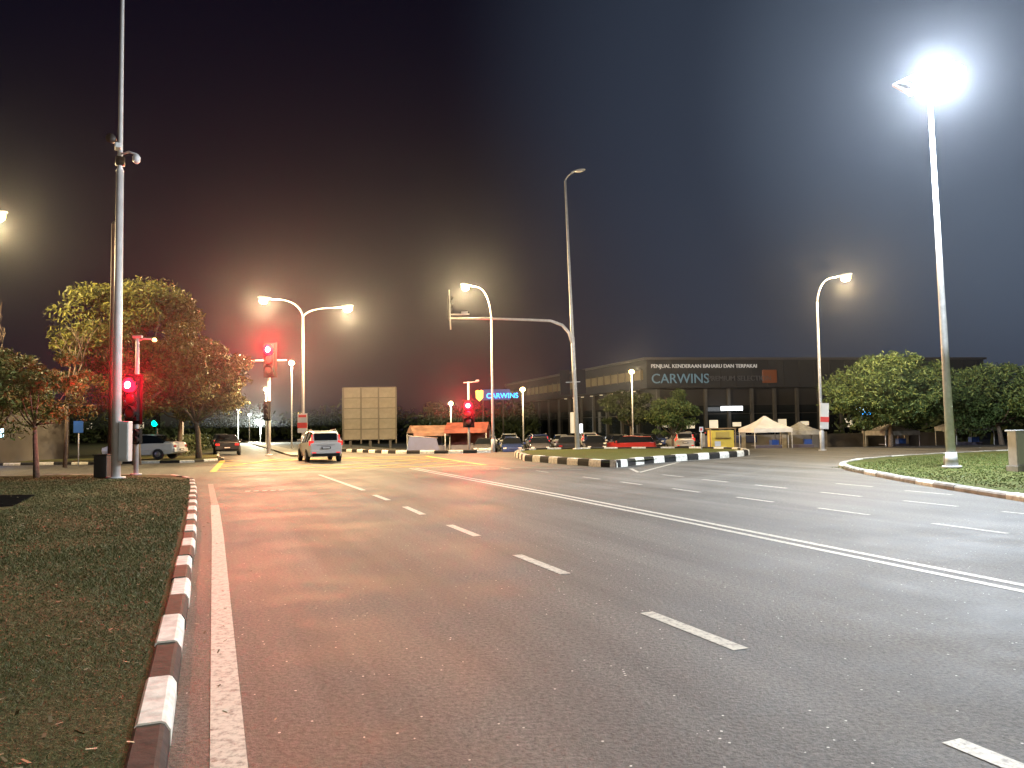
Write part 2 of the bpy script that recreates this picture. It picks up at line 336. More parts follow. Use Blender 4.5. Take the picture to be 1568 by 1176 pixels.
u=np.stack([np.cos(a),np.sin(a),rng.normal(size=n)*.3],1)*s; v=np.stack([-np.sin(a),np.cos(a),rng.normal(size=n)*.3],1)*s*.7
quads('fallen_leaves',c,u,v,M_LITTER)
n=300; py=2.5+rng.random(n)*26; px=-.15-.4*py+.04+np.abs(rng.normal(size=n))*.3
c=np.stack([px,py,np.full(n,.012)],1); a=rng.random(n)*6.28; s=.006+.013*rng.random((n,1))
u=np.stack([np.cos(a),np.sin(a),rng.normal(size=n)*.2],1)*s; v=np.stack([-np.sin(a),np.cos(a),rng.normal(size=n)*.2],1)*s*.7
quads('leaf_litter',c,u,v,M_LITTER)

# ---------------------------------------------------------------- right verge
RK=[(8.6,-20),(9.3,2),(9.95,15.2),(10.3,20.1),(10.75,23.3),(11.35,26.6),(12.6,29.6),(15.9,33.4),(21,36.6),(27,39),(50,45)]
rk=smoothpath(RK,.5); off=[]
for i,p in enumerate(rk):
    d=(rk[min(i+1,len(rk)-1)]-rk[max(i-1,0)]).normalized(); n=Vector((d.y,-d.x)); off.append((p.x+n.x*.22,p.y+n.y*.22))
poly('grass_verge',off+[(60,45),(60,-20)],.1,M_GRASS2)
kerb('verge_kerb',RK,1.0,.24,.13,[M_KG,M_KW,M_KG,M_KG],side=-1)
n=45000; py=13+rng.random(n)*24; px=10.6+rng.random(n)*16
ok=(px>10.7+np.clip(py-26,0,99)*.9+np.clip(py-33,0,9)*1.8); px=px[ok];py=py[ok];n=len(px)
c=np.stack([px,py,np.full(n,.11)],1); a=rng.random(n)*6.28; s=np.full((n,1),.016)
u=np.stack([np.cos(a),np.sin(a),np.zeros(n)],1)*s; v=np.stack([rng.normal(size=n)*.5,rng.normal(size=n)*.5,np.ones(n)],1)*s*1.2
quads('grass',c,u,v,M_BLADE2)

# ---------------------------------------------------------------- traffic island and medians
IS=[(.55,37.2),(2.2,33.2),(3.6,30.2),(4.0,29.95),(4.5,30.6),(6.2,33.2),(10.5,37.4),(12.4,40.5),(12.6,44.5),(10,47.3),(4.5,49),(1.0,48.6),(.1,44),(.55,37.2)]
poly('traffic_island',IS[:-1],.2,M_GRASS2)
kerb('traffic_island_kerb',IS,.85,.3,.29,[M_KB,M_KW],side=1)
kerb('median_kerb',[(-14,60),(-12.45,57.6),(-9.5,53.5),(-7.1,50.9),(-3,49.9),(-.8,50.4)],.9,.25,.22,[M_KB,M_KW],side=1)
md=[(-13.1,48.6),(-12.8,49.4),(-19.6,67),(-47,138),(-48.4,137.6),(-20.9,66.6),(-14.1,49),(-13.6,48.5)]
poly('median_strip',md,.12,M_CONC,skirt=.13)
poly('grass_field',[(-19.7,41.4),(-16.6,44.2),(-18.2,47.5),(-66,170),(-140,170),(-140,46),(-40,42.5)],.1,M_GRASS)
kerb('corner_kerb',[(-40,42.3),(-19.7,41.3),(-17.3,42.5),(-16.7,44.6),(-18.4,48.5),(-24,63)],.9,.18,.14,[M_KB,M_KW],side=1)

# ---------------------------------------------------------------- lamps
def cobra(parent,name,p,dx,dy,m_lens,L=.85,bowl=.2):
    a=math.atan2(dy,dx); g=bpy.data.objects.new(name,None); g.location=p; g.rotation_euler=(0,-.12,a); link(g,parent)
    prof=[(-.1,.05,.05),(.05,.08,.09),(L*.5,.19,.13),(L*.85,.18,.11),(L,.07,.05)]
    vs=[];fs=[]
    for x,wd,h in prof:
        for k in range(8):
            t=math.pi*k/7; vs.append((x,math.cos(t)*wd,math.sin(t)*h))
    for i in range(len(prof)-1):
        for k in range(7): fs.append((i*8+k,i*8+k+1,(i+1)*8+k+1,(i+1)*8+k))
        fs.append((i*8+7,i*8,(i+1)*8,(i+1)*8+7))
    fs.append(tuple(range(8))); fs.append(tuple(range(39,31,-1)))
    mesh('housing',vs,fs,M_GREY,g,smooth=True)
    vs=[];fs=[]
    for j,(r,z) in enumerate(((1,-.005),(.97,-bowl*.4),(.78,-bowl*.8),(.4,-bowl))):
        for k in range(16):
            t=2*math.pi*k/16; vs.append((L*.56+math.cos(t)*L*.36*r,math.sin(t)*.18*r,z))
    for j in range(3):
        for k in range(16): fs.append((j*16+k,j*16+(k+1)%16,(j+1)*16+(k+1)%16,(j+1)*16+k))
    fs.append(tuple(range(48,64))); mesh('lens',vs,fs,m_lens,g,smooth=True)
    return Vector(p)+Vector((dx,dy,0)).normalized()*L*.56
def arc(a,b,c,n=9):
    a,b,c=Vector(a),Vector(b),Vector(c); return [a*(1-t)**2+b*2*t*(1-t)+c*t*t for t in [i/n for i in range(n+1)]]
WARM=(1,.72,.36); COOL=(.82,.91,1)
def streetlamp(loc,h,ends,col,e,lens,r0=.1,lr=.18,bowl=.34):
    g=group('street_lamp',loc)
    tube(g,'base_plate',[(0,0,0),(0,0,.06)],.22,M_GALV); tube(g,'base_sleeve',[(0,0,.04),(0,0,1.1),(0,0,1.15)],[r0*1.35,r0*1.35,r0],M_GALV)
    tube(g,'pole',[(0,0,.1),(0,0,h*.5),(0,0,h)],[r0,r0*.8,r0*.6],M_GALV)
    for i,(ex,ey,ez) in enumerate(ends):
        pts=arc((0,0,h-.05),(ex*.12,ey*.12,h+(ez-h)*1.05),(ex,ey,ez)); tube(g,'arm_%d'%i,pts,[r0*.55]*5+[r0*.4]*5,M_GALV,8)
        d=Vector((ex,ey,0)).normalized(); p=cobra(g,'lamp_head_%d'%i,(ex,ey,ez),d.x,d.y,lens,bowl=bowl)
        if e: light(g,'lamp_%d'%i,(p.x,p.y,p.z-bowl-.06-lr),col,e,lr)
    return g
g=streetlamp((-13.6,50,0.12),9.0,[(-2.0,-.3,10.1),(2.4,.2,9.55)],WARM,14000,M_E_WARM)
M_BR=mat('banner_red',(.6,.06,.05),.6); M_BWH=mat('banner_white',(.6,.58,.54),.6)
box(g,'banner_board',(0,-.16,2.0),(.62,.03,1.25),M_BWH); box(g,'banner_red_band',(0,-.18,1.85),(.62,.02,.35),M_BR); box(g,'banner_foot_band',(0,-.18,2.45),(.5,.02,.16),M_BR)
streetlamp((-1.39,54,-.3),9.8,[(-1.3,-.3,11.9)],WARM,16000,M_E_WARM)
g=streetlamp((17.95,44.8,0),8.7,[(1.1,-.3,10.1)],WARM,7500,M_E_WARM)
box(g,'banner_board',(.12,-.16,2.0),(.5,.03,1.5),M_BWH,ry=.05); box(g,'banner_red_band',(.12,-.18,1.8),(.5,.02,.3),M_BR,ry=.05)
streetlamp((-25,33,0),9.8,[(2.3,0,11.2)],WARM,10000,M_E_WARM)
streetlamp((3.2,-9,.1),9.0,[(2.4,1.0,10.0)],(1,.91,.76),4700,M_E_WARM)
streetlamp((11.5,-3,.1),10.5,[(-2.3,.6,11.3)],(.98,.97,.95),4700,M_E_COOL)

g=group('street_lamp',(13.95,24.6,.1),tilt=-.012)
tube(g,'base_plate',[(0,0,0),(0,0,.08)],.28,M_GALV); tube(g,'base_sleeve',[(0,0,.05),(0,0,.5)],[.2,.16],M_GALV)
tube(g,'pole',[(0,0,.1),(0,0,4),(0,0,6),(0,0,11.8)],[.14,.11,.095,.06],M_GALV)
tube(g,'bracket',arc((0,0,11.7),(0,-.05,12.3),(-.1,-.2,12.55)),.05,M_GALV,8)
h=bpy.data.objects.new('led_floodlight',None); h.location=(-.15,-.25,12.6); h.rotation_euler=(.85,-.42,.05); link(h,g)
box(h,'housing',(0,0,.05),(2.1,.8,.1),M_GREY,bev=.02)
for i in range(8): box(h,'cooling_fin_%d'%i,(-.84+i*.24,0,.14),(.03,.5,.08),M_GREY)
for i in range(4): box(h,'led_module_%d'%i,(-.75+i*.5,0,-.015),(.47,.74,.03),M_E_COOL,bev=.01)
light(g,'lamp',(-.15,-.8,12.3),COOL,42000,.35)
g=group('service_pole',(14.25,25.2,.1)); tube(g,'pole',[(0,0,0),(0,0,4.9)],[.12,.1],M_DARK); tube(g,'collar',[(0,0,.0),(0,0,.35)],.2,M_CONC); tube(g,'cap',[(0,0,4.9),(0,0,5.0)],[.11,.04],M_DARK)
g=group('electrical_cabinet',(14.8,22.6,.1),.1)
box(g,'plinth',(0,0,.08),(.5,.45,.16),M_CONC); box(g,'body',(0,0,.66),(.42,.36,1.0),M_GREY,bev=.02); box(g,'roof',(0,0,1.18),(.5,.44,.05),M_GREY,bev=.01); box(g,'door',(0,-.19,.66),(.36,.02,.88),mat('cabinet_door',(.3,.3,.28),.5)); box(g,'handle',(.13,-.21,.7),(.02,.02,.14),M_BLACK)

# ---------------------------------------------------------------- traffic signals
def head(parent,name,p,rz,lit='red',n=3,s=.3,board=True):
    g=bpy.data.objects.new(name,None); g.location=p; g.rotation_euler=(0,0,rz); link(g,parent)
    H=n*s*1.15
    box(g,'housing',(0,0,0),(s*1.2,.16,H+.06),M_BLACK,bev=.02)
    if board: box(g,'backboard',(0,.09,0),(s*1.7,.02,H+.3),M_BLACK)
    for i in range(n):
        z=H/2-s*1.15*(i+.5); on=(lit=='red' and i==0) or (lit=='green' and i==n-1)
        m=(M_E_RED if lit=='red' else M_E_GREEN) if on else M_OFF
        k_=.6 if on else .5
        tube(g,'lens_%d'%i,[(0,-.08,z),(0,-.2 if on else -.12,z),(0,-.24 if on else -.15,z)],[s*k_,s*k_,s*.36],m,20)
        if on and lit=='red': tube(g,'lens_core_%d'%i,[(0,-.238,z),(0,-.27,z)],[s*.3,s*.22],M_E_REDC,14)
        vs=[];fs=[]
        for k in range(11):
            t=math.pi*(-.05+1.1*k/10)
            for yy_ in (-.08,-.24 if .15<k/10<.85 else -.17): vs.append((math.cos(t)*s*.62,yy_,z+math.sin(t)*s*.62))
        for k in range(10): fs.append((2*k,2*k+1,2*k+3,2*k+2))
        mesh('visor_%d'%i,vs,fs,M_BLACK,g)
    return g
RED=(1,.004,.02)
def redlight(parent,p,e,er,r,az):
    # lamp beam toward approaching traffic (azimuth az from -Y), tilted a little upward, plus a little spill
    t=math.radians(19); d=Vector((math.sin(az)*math.cos(t),-math.cos(az)*math.cos(t),math.sin(t)))
    light(parent,'red_beam',p,RED,e,r,'SPOT',76,rot=d.to_track_quat('-Z','Y').to_euler())
    light(parent,'red_spill',(p[0],p[1]-.1,p[2]),RED,er,r)
g=group('traffic_light',(-13.72,28.1,.1))
tube(g,'base_plate',[(0,0,0),(0,0,.06)],.2,M_GALV); tube(g,'pole',[(0,0,0),(0,0,2.6),(0,0,5.0)],[.09,.08,.06],M_GALV)
head(g,'signal_head',(-.05,-.25,2.75),-.25,s=.44); redlight(g,(-.0,-.8,3.3),7500,650,.1,.38)
head(g,'pedestrian_signal_head',(.12,-.15,1.4),-.2,lit='off',n=2,s=.22,board=False)
tube(g,'bracket',[(0,0,4.9),(.25,0,4.98),(.62,0,4.95)],.03,M_GALV,8); box(g,'camera_unit',(-.0,0,5.05),(.35,.14,.1),M_GREY,bev=.02)
tube(g,'beacon',[(.62,0,4.86),(.62,0,4.9),(.62,0,5.0)],[.05,.09,.05],M_E_WARM)
g=group('traffic_light_gantry',(-16.55,52.3,0))
tube(g,'pole',[(0,0,0),(0,0,3),(0,0,6.5)],[.14,.12,.1],M_GALV); tube(g,'mast_arm',[(1.2,0,6.45),(0,0,6.45),(-4.1,0,6.4)],[.05,.07,.04],M_GALV,8)
tube(g,'base_plate',[(0,0,0),(0,0,.07)],.26,M_GALV)
head(g,'signal_head',(.12,-.25,6.45),-.25,s=.6); redlight(g,(.2,-.9,7.15),26000,2600,.15,.3)
head(g,'lower_signal_head',(-.1,-.2,3.0),-.25,lit='off',s=.3)
g=group('traffic_light',(-3.1,54.5,-.3))
tube(g,'pole',[(0,0,0),(0,0,5.2)],[.09,.07],M_GALV); head(g,'signal_head',(0,-.25,2.95),-.05,s=.48); redlight(g,(0,-.85,3.5),9000,1300,.12,.05)
tube(g,'crossbar',[(-.35,0,5.15),(.7,0,5.2)],.035,M_GALV,8); box(g,'detector_box',(.65,0,5.28),(.25,.15,.12),M_GREY,bev=.02); tube(g,'base_plate',[(0,0,0),(0,0,.3)],.2,M_CONC)
g=group('traffic_light_gantry',(4.02,48,.2),tilt=-.026)
tube(g,'base_plate',[(0,0,0),(0,0,.07)],.3,M_GALV); tube(g,'pole',[(0,0,0),(0,0,7),(0,0,7.05),(0,0,17.0)],[.15,.125,.105,.065],M_GALV)
tube(g,'mast_arm',[(-.02,0,6.6),(-.2,0,7.3),(-.6,0,7.8),(-1.3,0,8.1),(-2.4,0,8.2),(-4.5,-.1,8.35),(-7.6,-.2,8.5)],[.11,.1,.095,.09,.08,.07,.055],M_GALV,10)
head(g,'signal_head',(-7.65,.1,9.2),math.pi*.55,lit='off',s=.42,board=False); tube(g,'hanger',[(-7.6,-.15,7.8),(-7.6,-.15,10.3)],.04,M_GALV,6)
tube(g,'stub_arm',[(-7.6,-.15,8.75),(-6.4,-.15,8.72)],.04,M_GALV,6); box(g,'detector_box',(-6.7,-.15,8.82),(.4,.15,.14),M_GREY,bev=.02)
tube(g,'lamp_arm',arc((0,0,16.9),(.05,0,17.3),(.55,-.1,17.5)),.04,M_GALV,8); cobra(g,'unlit_lamp_head',(.5,-.1,17.5),1,-.1,mat('lens_unlit',(.25,.25,.25),.2),L=.8,bowl=.08)
head(g,'rear_signal_head_1',(-.6,.1,4.2),math.pi,lit='off',s=.36); head(g,'rear_signal_head_2',(.4,.15,4.2),math.pi,lit='off',s=.36)
box(g,'signal_bracket',(-.1,0,4.2),(.9,.05,.05),M_GALV)
g=group('traffic_light',(-25.7,60,.1)); tube(g,'pole',[(0,0,0),(0,0,4)],.07,M_GALV); head(g,'signal_head',(0,-.15,3.2),-.3,s=.34)
g=group('traffic_light',(-25.4,55,.1)); tube(g,'pole',[(0,0,0),(0,0,3)],.07,M_GALV); head(g,'signal_head',(0,-.15,2.6),-.3,lit='green',s=.34)

# ---------------------------------------------------------------- cctv pole
g=group('cctv_pole',(-13.42,26.1,.1))
M_POLE=mat('pole_pale',(.6,.58,.56),.5,.05,.1,3)
tube(g,'base_plate',[(0,0,0),(0,0,.06)],.3,M_GALV)
tube(g,'lower_pole',[(0,0,0),(0,0,5.2),(0,0,10.6)],[.15,.135,.12],M_POLE,16); tube(g,'upper_pole',[(0,0,10.55),(0,0,10.7),(0,0,19)],[.13,.08,.055],M_POLE)
tube(g,'clamp',[(0,0,10.75),(0,0,11.05)],.15,M_DARK)
M_CW=mat('camera_white',(.6,.6,.6),.4)
box(g,'camera_housing',(.02,-.2,11.35),(.2,.42,.18),M_CW,bev=.03,rz=.5)
tube(g,'camera_bracket',[(0,0,11.15),(.35,-.1,11.2),(.62,-.12,11.1)],.035,M_GALV,8)
tube(g,'dome_camera',[(.62,-.12,11.1),(.62,-.12,11.0),(.62,-.12,10.85),(.62,-.12,10.78)],[.06,.13,.12,.05],M_CW)
tube(g,'bracket_left',[(0,0,11.5),(-.3,0,11.7)],.03,M_DARK,8); tube(g,'siren',[(-.3,-.1,11.7),(-.3,.12,11.7)],[.17,.12],M_DARK)
box(g,'control_cabinet',(.33,-.05,1.25),(.34,.3,1.35),mat('cabinet_white',(.5,.5,.48),.5,0,.1,3),bev=.02); box(g,'cabinet_door',(.33,-.21,1.25),(.28,.02,1.2),mat('cabinet_door2',(.45,.45,.43),.5))
box(g,'cabinet_bracket',(.15,-.02,1.6),(.2,.1,.08),M_GALV)
g=group('service_pole',(-13.95,26.8,.1)); tube(g,'pole',[(0,0,0),(0,0,8.9)],[.12,.09],mat('rust_brown',(.12,.07,.05),.7,0,.3,4)); tube(g,'cap',[(0,0,8.9),(0,0,9.0)],[.1,.03],M_DARK)
box(g,'meter_box',(-.12,-.3,.4),(.45,.4,.75),M_DARK,bev=.02); box(g,'meter_box_lid',(-.12,-.3,.8),(.5,.45,.04),M_DARK)

# ---------------------------------------------------------------- vehicles
def car(name,loc,rz,paint,kind='sedan',tail=False):
    g=group(name,loc,rz)
    if kind=='suv':
        S=[(-2.2,.42,.6,.95,1.0,.72,.78,.7),(-2.12,.35,.6,1.02,1.1,.8,.84,.76),(-2.0,.3,.6,1.04,1.5,.84,.87,.62),(-1.55,.28,.6,1.03,1.58,.85,.87,.66),(-.6,.26,.6,1.0,1.6,.85,.87,.68),(.3,.26,.6,.98,1.56,.85,.87,.66),(1.05,.27,.6,.97,1.05,.85,.86,.74),(1.8,.3,.6,.88,.95,.83,.83,.68),(2.1,.36,.58,.78,.82,.76,.75,.6),(2.2,.42,.55,.66,.7,.66,.66,.5)]
        wy=(-1.3,1.33); wr=.34
    else:
        S=[(-2.2,.42,.58,.82,.88,.7,.76,.66),(-2.1,.34,.56,.9,.98,.8,.82,.7),(-1.6,.28,.55,.93,1.02,.83,.85,.7),(-1.05,.26,.55,.93,1.38,.84,.85,.56),(-.4,.25,.55,.92,1.45,.84,.85,.59),(.25,.25,.55,.91,1.42,.84,.85,.58),(.95,.26,.55,.9,.98,.84,.84,.7),(1.7,.28,.55,.82,.88,.82,.81,.64),(2.1,.34,.52,.7,.74,.76,.74,.56),(2.2,.4,.5,.6,.64,.66,.66,.48)]
        if kind=='hatch': S=[s if i not in (1,2) else ((-2.1,.34,.56,.92,1.0,.8,.83,.7) if i==1 else (-1.85,.28,.55,.95,1.38,.83,.85,.56)) for i,s in enumerate(S)]
        wy=(-1.3,1.35); wr=.31
    vs=[];fs=[];mi=[]
    for y,z0,z1,z2,z3,w0,w1,w2 in S:
        vs+=[(-w0*.92,y,z0),(-w0,y,z1),(-w1,y,z2),(-w2,y,z3-.03),(-w2*.85,y,z3),(w2*.85,y,z3),(w2,y,z3-.03),(w1,y,z2),(w0,y,z1),(w0*.92,y,z0)]
    for i in range(len(S)-1):
        for k in range(10):
            k2=(k+1)%10; fs.append((i*10+k,i*10+k2,(i+1)*10+k2,(i+1)*10+k))
            tall=(S[i][4]-S[i][3]>.25 and S[i+1][4]-S[i+1][3]>.25)
            ramp=(S[i][4]-S[i][3]>.25)!=(S[i+1][4]-S[i+1][3]>.25)
            mi.append(1 if (tall and k in (2,6)) or (ramp and k in (2,3,4,5,6) and not (kind=='suv' and i<3)) else 0)
    fs.append(tuple(range(9,-1,-1))); mi.append(0); fs.append(tuple(range((len(S)-1)*10,len(S)*10))); mi.append(0)
    b=mesh('body',vs,fs,[paint,M_GLASS],g,mi=mi)
    bv=b.modifiers.new('b','BEVEL'); bv.width=.03; bv.segments=2; bv.limit_method='ANGLE'; bv.angle_limit=.5
    for sx_ in (-1,1):
        for j,y in enumerate(wy):
            x=sx_*.8; nm='%s_%d'%('left' if sx_<0 else 'right',j)
            tube(g,'wheel_'+nm,[(x-.1,y,wr),(x-.09,y,wr),(x+.09,y,wr),(x+.1,y,wr)],[wr*.88,wr,wr,wr*.88],M_TYRE,20)
            tube(g,'rim_'+nm,[(x+sx_*.085,y,wr),(x+sx_*.108,y,wr)],[wr*.62,wr*.5],M_RIM,12)
        box(g,'mirror_%d'%sx_,(sx_*.95,.75,1.0 if kind!='suv' else 1.1),(.18,.1,.13),paint,bev=.02)
        if kind=='suv':
            box(g,'tail_lamp_%d'%sx_,(sx_*.72,-2.13,.98),(.24,.12,.24),M_E_TAIL,bev=.02); box(g,'pillar_lamp_%d'%sx_,(sx_*.68,-2.07,1.26),(.06,.08,.3),M_E_TAIL,bev=.01)
            tube(g,'roof_rail_%d'%sx_,[(sx_*.6,-1.6,1.62),(sx_*.62,-1.4,1.66),(sx_*.62,.1,1.64),(sx_*.6,.3,1.58)],.018,M_GREY,6)
            for i_,(ya,yb) in enumerate(((-1.5,-1.4),(-.62,-.54))): box(g,'pillar_%d_%d'%(sx_,i_),(sx_*.775,(ya+yb)/2,1.28),(.05,.09,.52),paint,ry=-sx_*.36)
        else: box(g,'tail_lamp_%d'%sx_,(sx_*.62,-2.16,.76),(.26,.1,.13),M_E_TAIL if tail else mat('tail_off',(.25,.01,.01),.3),bev=.02)
        box(g,'headlamp_%d'%sx_,(sx_*.56,2.12,.66),(.26,.1,.12),mat('headlamp_glass',(.6,.6,.6),.15),bev=.02)
    box(g,'rear_bumper',(0,-2.2,.52),(1.56,.14,.22),paint,bev=.04)
    zp=.74 if kind=='suv' else .55
    box(g,'number_plate',(0,-2.285,zp),(.46,.02,.12),M_BLACK); box(g,'number_plate_text',(0,-2.298,zp),(.36,.004,.06),mat('plate_white',(.6,.6,.6),.5))
    if kind=='suv':
        box(g,'rear_window',(0,-2.085,1.29),(1.14,.03,.36),M_GLASS,rx=-.28,bev=.01); box(g,'roof_spoiler',(0,-2.06,1.56),(1.15,.22,.05),paint,bev=.02)
        box(g,'lower_bumper_trim',(0,-2.26,.38),(1.36,.12,.16),M_BLACK,bev=.03); box(g,'tailgate_chrome_bar',(0,-2.2,.88),(.9,.04,.05),M_RIM,bev=.01); tube(g,'rear_wiper',[(0,-2.16,1.12),(.35,-2.13,1.2)],.012,M_BLACK,5)
        for sx_ in (-1,1): box(g,'reflector_%d'%sx_,(sx_*.6,-2.285,.5),(.2,.02,.05),M_E_TAIL)
    return g
P_SILVER=mat('paint_silver',(.42,.42,.43),.3,.3); P_WHITE=mat('paint_white',(.6,.6,.58),.3); P_RED=mat('paint_red',(.3,.02,.015),.3); P_BLACK=mat('paint_black',(.02,.02,.022),.2); P_GREY=mat('paint_grey',(.12,.12,.13),.25,.4); P_BLUE=mat('paint_blue',(.03,.05,.15),.25,.2)
DIR=math.atan2(.36,.93)
car('suv_car',(-10.35,41.2,0),.40,mat('paint_silver_light',(.5,.5,.5),.35,.2),'suv')
car('car',(-20.4,55.0,0),DIR,P_BLACK,'sedan',True)
car('car',(-29.5,78.0,0),DIR,P_GREY,'hatch',True)
car('parked_car',(-21.6,45.2,.1),1.5,P_WHITE,'sedan')
cols=[P_GREY,P_SILVER,P_BLACK,P_BLUE,P_SILVER,P_WHITE,P_GREY,P_BLACK,P_SILVER,P_BLACK]
for i in range(5): car('parked_car',(-2.2+i*2.15,60.5+random.uniform(-.4,.4),-.596),random.choice([0,math.pi])+random.uniform(-.06,.06),cols[(i*3)%10],random.choice(['sedan','hatch']))
for i in range(11): car('parked_car',(-2.5+i*2.4+random.uniform(-.2,.2),67+random.uniform(-.4,.4),-.596),random.choice([0,math.pi])+random.uniform(-.06,.06),cols[(i+1)%10],random.choice(['sedan','hatch','suv']))
for i in range(13): car('parked_car',(-3+i*2.6,77+random.uniform(-.4,.4),-.596),random.choice([0,math.pi])+random.uniform(-.06,.06),cols[(i*3+2)%10],random.choice(['sedan','hatch','suv']))
car('parked_car',(8.9,60.2,-.596),1.35,P_RED,'hatch')

# ---------------------------------------------------------------- billboard (rear side)
g=group('billboard',(-13.7,74,-.6),.06)
W=5.0;Z0=1.3;Z1=6.3
M_BB=mat('billboard_panel',(.17,.15,.12),.75,0,.2,1.5,.1); M_BBF=mat('billboard_frame',(.08,.065,.05),.6)
for i in range(3):
    for j in range(5): box(g,'panel_%d_%d'%(i,j),(-W/2+W/3*(i+.5),random.uniform(-.01,.01),Z0+(Z1-Z0)/5*(j+.5)),(W/3-.02,.06,(Z1-Z0)/5-.02),M_BB)
for i in range(4): box(g,'upright_%d'%i,(-W/2+W/3*i,-.1,(Z1+Z0)/2-.2),(.12,.12,Z1-Z0+.4),M_BBF)
for j in range(6): box(g,'rail_%d'%j,(0,-.06,Z0+(Z1-Z0)/5*j),(W,.035,.07),M_BBF)
for x in (-1.9,0,1.9): box(g,'post_%d'%x,(x,.25,Z1/2),(.22,.22,Z1),M_DARK)
box(g,'side_return',(-W/2-.12,.3,(Z0+Z1)/2),(.05,.7,Z1-Z0),M_DARK)

# ---------------------------------------------------------------- market tents at centre
def gable(name,loc,rz,Wd,Dp_,he,hr,mr):
    g=group(name,loc,rz); x=Wd/2;y=Dp_/2
    mesh('canopy',[(-x,-y,he),(x,-y,he),(x,y,he),(-x,y,he),(-x,0,hr),(x,0,hr)],[(0,1,5,4),(2,3,4,5),(0,4,3),(1,2,5)],mr,g)
    for a in (-1,1):
        for b in (-1,1): tube(g,'post_%d_%d'%(a,b),[(a*x*.96,b*y*.96,0),(a*x*.96,b*y*.96,he)],.035,M_GALV,6)
    mesh('valance',[(-x,-y-.01,he-.25),(x,-y-.01,he-.25),(x,-y-.01,he+.01),(-x,-y-.01,he+.01)],[(0,1,2,3)],mr,g)
    return g
M_TR=mat('tarp_red',(.2,.05,.035),.7,0,.4,2,.2); M_TO=mat('tarp_orange',(.18,.10,.07),.7,0,.4,2,.2); M_TB=mat('tarp_blue',(.015,.025,.08),.6,0,.2,2,.2); M_TW=mat('tarp_white',(.5,.5,.51),.7,0,.15,2,.2); M_TG=mat('tarp_grey',(.1,.09,.11),.7,0,.2,2,.2)
g=gable('market_stall',(-3.6,62,-.6),-.1,3.4,2.6,2.1,2.7,M_TR); box(g,'counter',(0,-.4,.45),(3,.7,.9),M_TG); box(g,'back_wall',(0,1.1,1.1),(3.2,.05,2.0),M_TR)
g=gable('market_stall',(-6.8,62,-.6),.35,3.0,2.6,1.9,2.5,M_TO); box(g,'counter',(0,-.4,.45),(2.6,.7,.9),M_TG); box(g,'back_wall',(0,1.1,1.0),(2.8,.05,1.9),M_TG)
g=group('blue_tent',(-6.7,57.5,-.6),.2); mesh('canopy',[(-1.3,-1,0),(1.3,-1,0),(1.3,1,0),(-1.3,1,0),(-1.0,0,1.7),(1.0,0,1.5)],[(0,1,5,4),(2,3,4,5),(0,4,3),(1,2,5)],M_TB,g)
tube(g,'ridge_pole',[(-1.1,0,1.73),(1.1,0,1.52)],.02,M_GALV,6)
def gaz(loc,rz,Wd,he,hp,mc=None):
    g=group('canopy_tent',loc,rz); x=Wd/2
    vs=[];fs=[]
    ring=[(-x,-x),(x,-x),(x,x),(-x,x)]
    for t,z in ((1,he),(.62,he+(hp-he)*.28),(.3,he+(hp-he)*.62),(.04,hp)):
        for a,b in ring: vs.append((a*t,b*t,z))
    for j in range(3):
        for k2 in range(4): fs.append((j*4+k2,j*4+(k2+1)%4,(j+1)*4+(k2+1)%4,(j+1)*4+k2))
    for k2 in range(4): vs.append((ring[k2][0],ring[k2][1],he-.28))
    for k2 in range(4): fs.append((16+k2,16+(k2+1)%4,(k2+1)%4,k2))
    mesh('canopy',vs,fs,mc or M_TW,g)
    for i,(a,b) in enumerate(ring): tube(g,'leg_%d'%i,[(a*.97,b*.97,0),(a*.97,b*.97,he)],.03,M_GALV,6)
    box(g,'table',(0,-.2,.72),(Wd*.7,.7,.05),M_TG); box(g,'table_cloth',(0,-.56,.38),(Wd*.7,.02,.66),mat('cloth_dark',(.06,.05,.07),.8)); box(g,'crate',(Wd*.2,-.2,.92),(.5,.4,.34),mat('crate_blue',(.03,.08,.3),.5))
    return g
gaz((17.5,53.5,-.6),.1,2.7,1.9,2.75); gaz((20.1,54,-.6),-.1,2.2,1.7,2.3,M_CONC); gaz((25.3,51.5,-.6),.1,2.4,1.6,2.3,M_CONC); gaz((31,53,-.6),0,2.6,1.8,2.6,M_CONC)
g=group('low_wall',(23,57,-.6),0)
box(g,'panel',(0,0,.7),(18,.15,1.4),mat('wall_dim',(.1,.096,.096),.8,0,.2,1))
for i in range(7): box(g,'pier_%d'%i,(-9+i*3,-.02,.78),(.3,.3,1.56),M_CONC)
box(g,'blue_banner',(-6.3,-.12,1.1),(2.6,.04,.5),M_TB)
g=group('yellow_recycling_bin',(12.55,46.6,0),-.05); MY=mat('yellow_paint',(.6,.4,.03),.5,0,.12,3)
box(g,'body',(0,0,.66),(1.35,1.1,1.2),MY,bev=.03); box(g,'roof',(0,0,1.36),(1.6,1.35,.07),mat('roof_brown',(.2,.12,.05),.6),bev=.02)
for a in (-.74,.74): box(g,'frame_post_%d'%a,(a,-.6,.68),(.06,.06,1.34),mat('roof_brown',(.2,.12,.05),.6))
box(g,'hatch',(0,-.565,1.0),(.8,.03,.3),mat('hatch_yellow',(.4,.26,.03),.5)); box(g,'shelf',(0,-.62,.8),(.9,.16,.03),M_DARK); box(g,'notice',(-.3,-.57,.45),(.35,.02,.3),M_TW)
box(g,'skid',(0,0,.03),(1.3,1.0,.06),M_DARK)
g=group('barrier_post',(10.55,43.2,.2)); tube(g,'post',[(0,0,0),(0,0,1.25)],.035,M_GALV,8); box(g,'plate',(0,-.05,1.15),(.22,.02,.28),M_TW); box(g,'reflector',(0,-.065,1.15),(.12,.01,.14),M_BR)

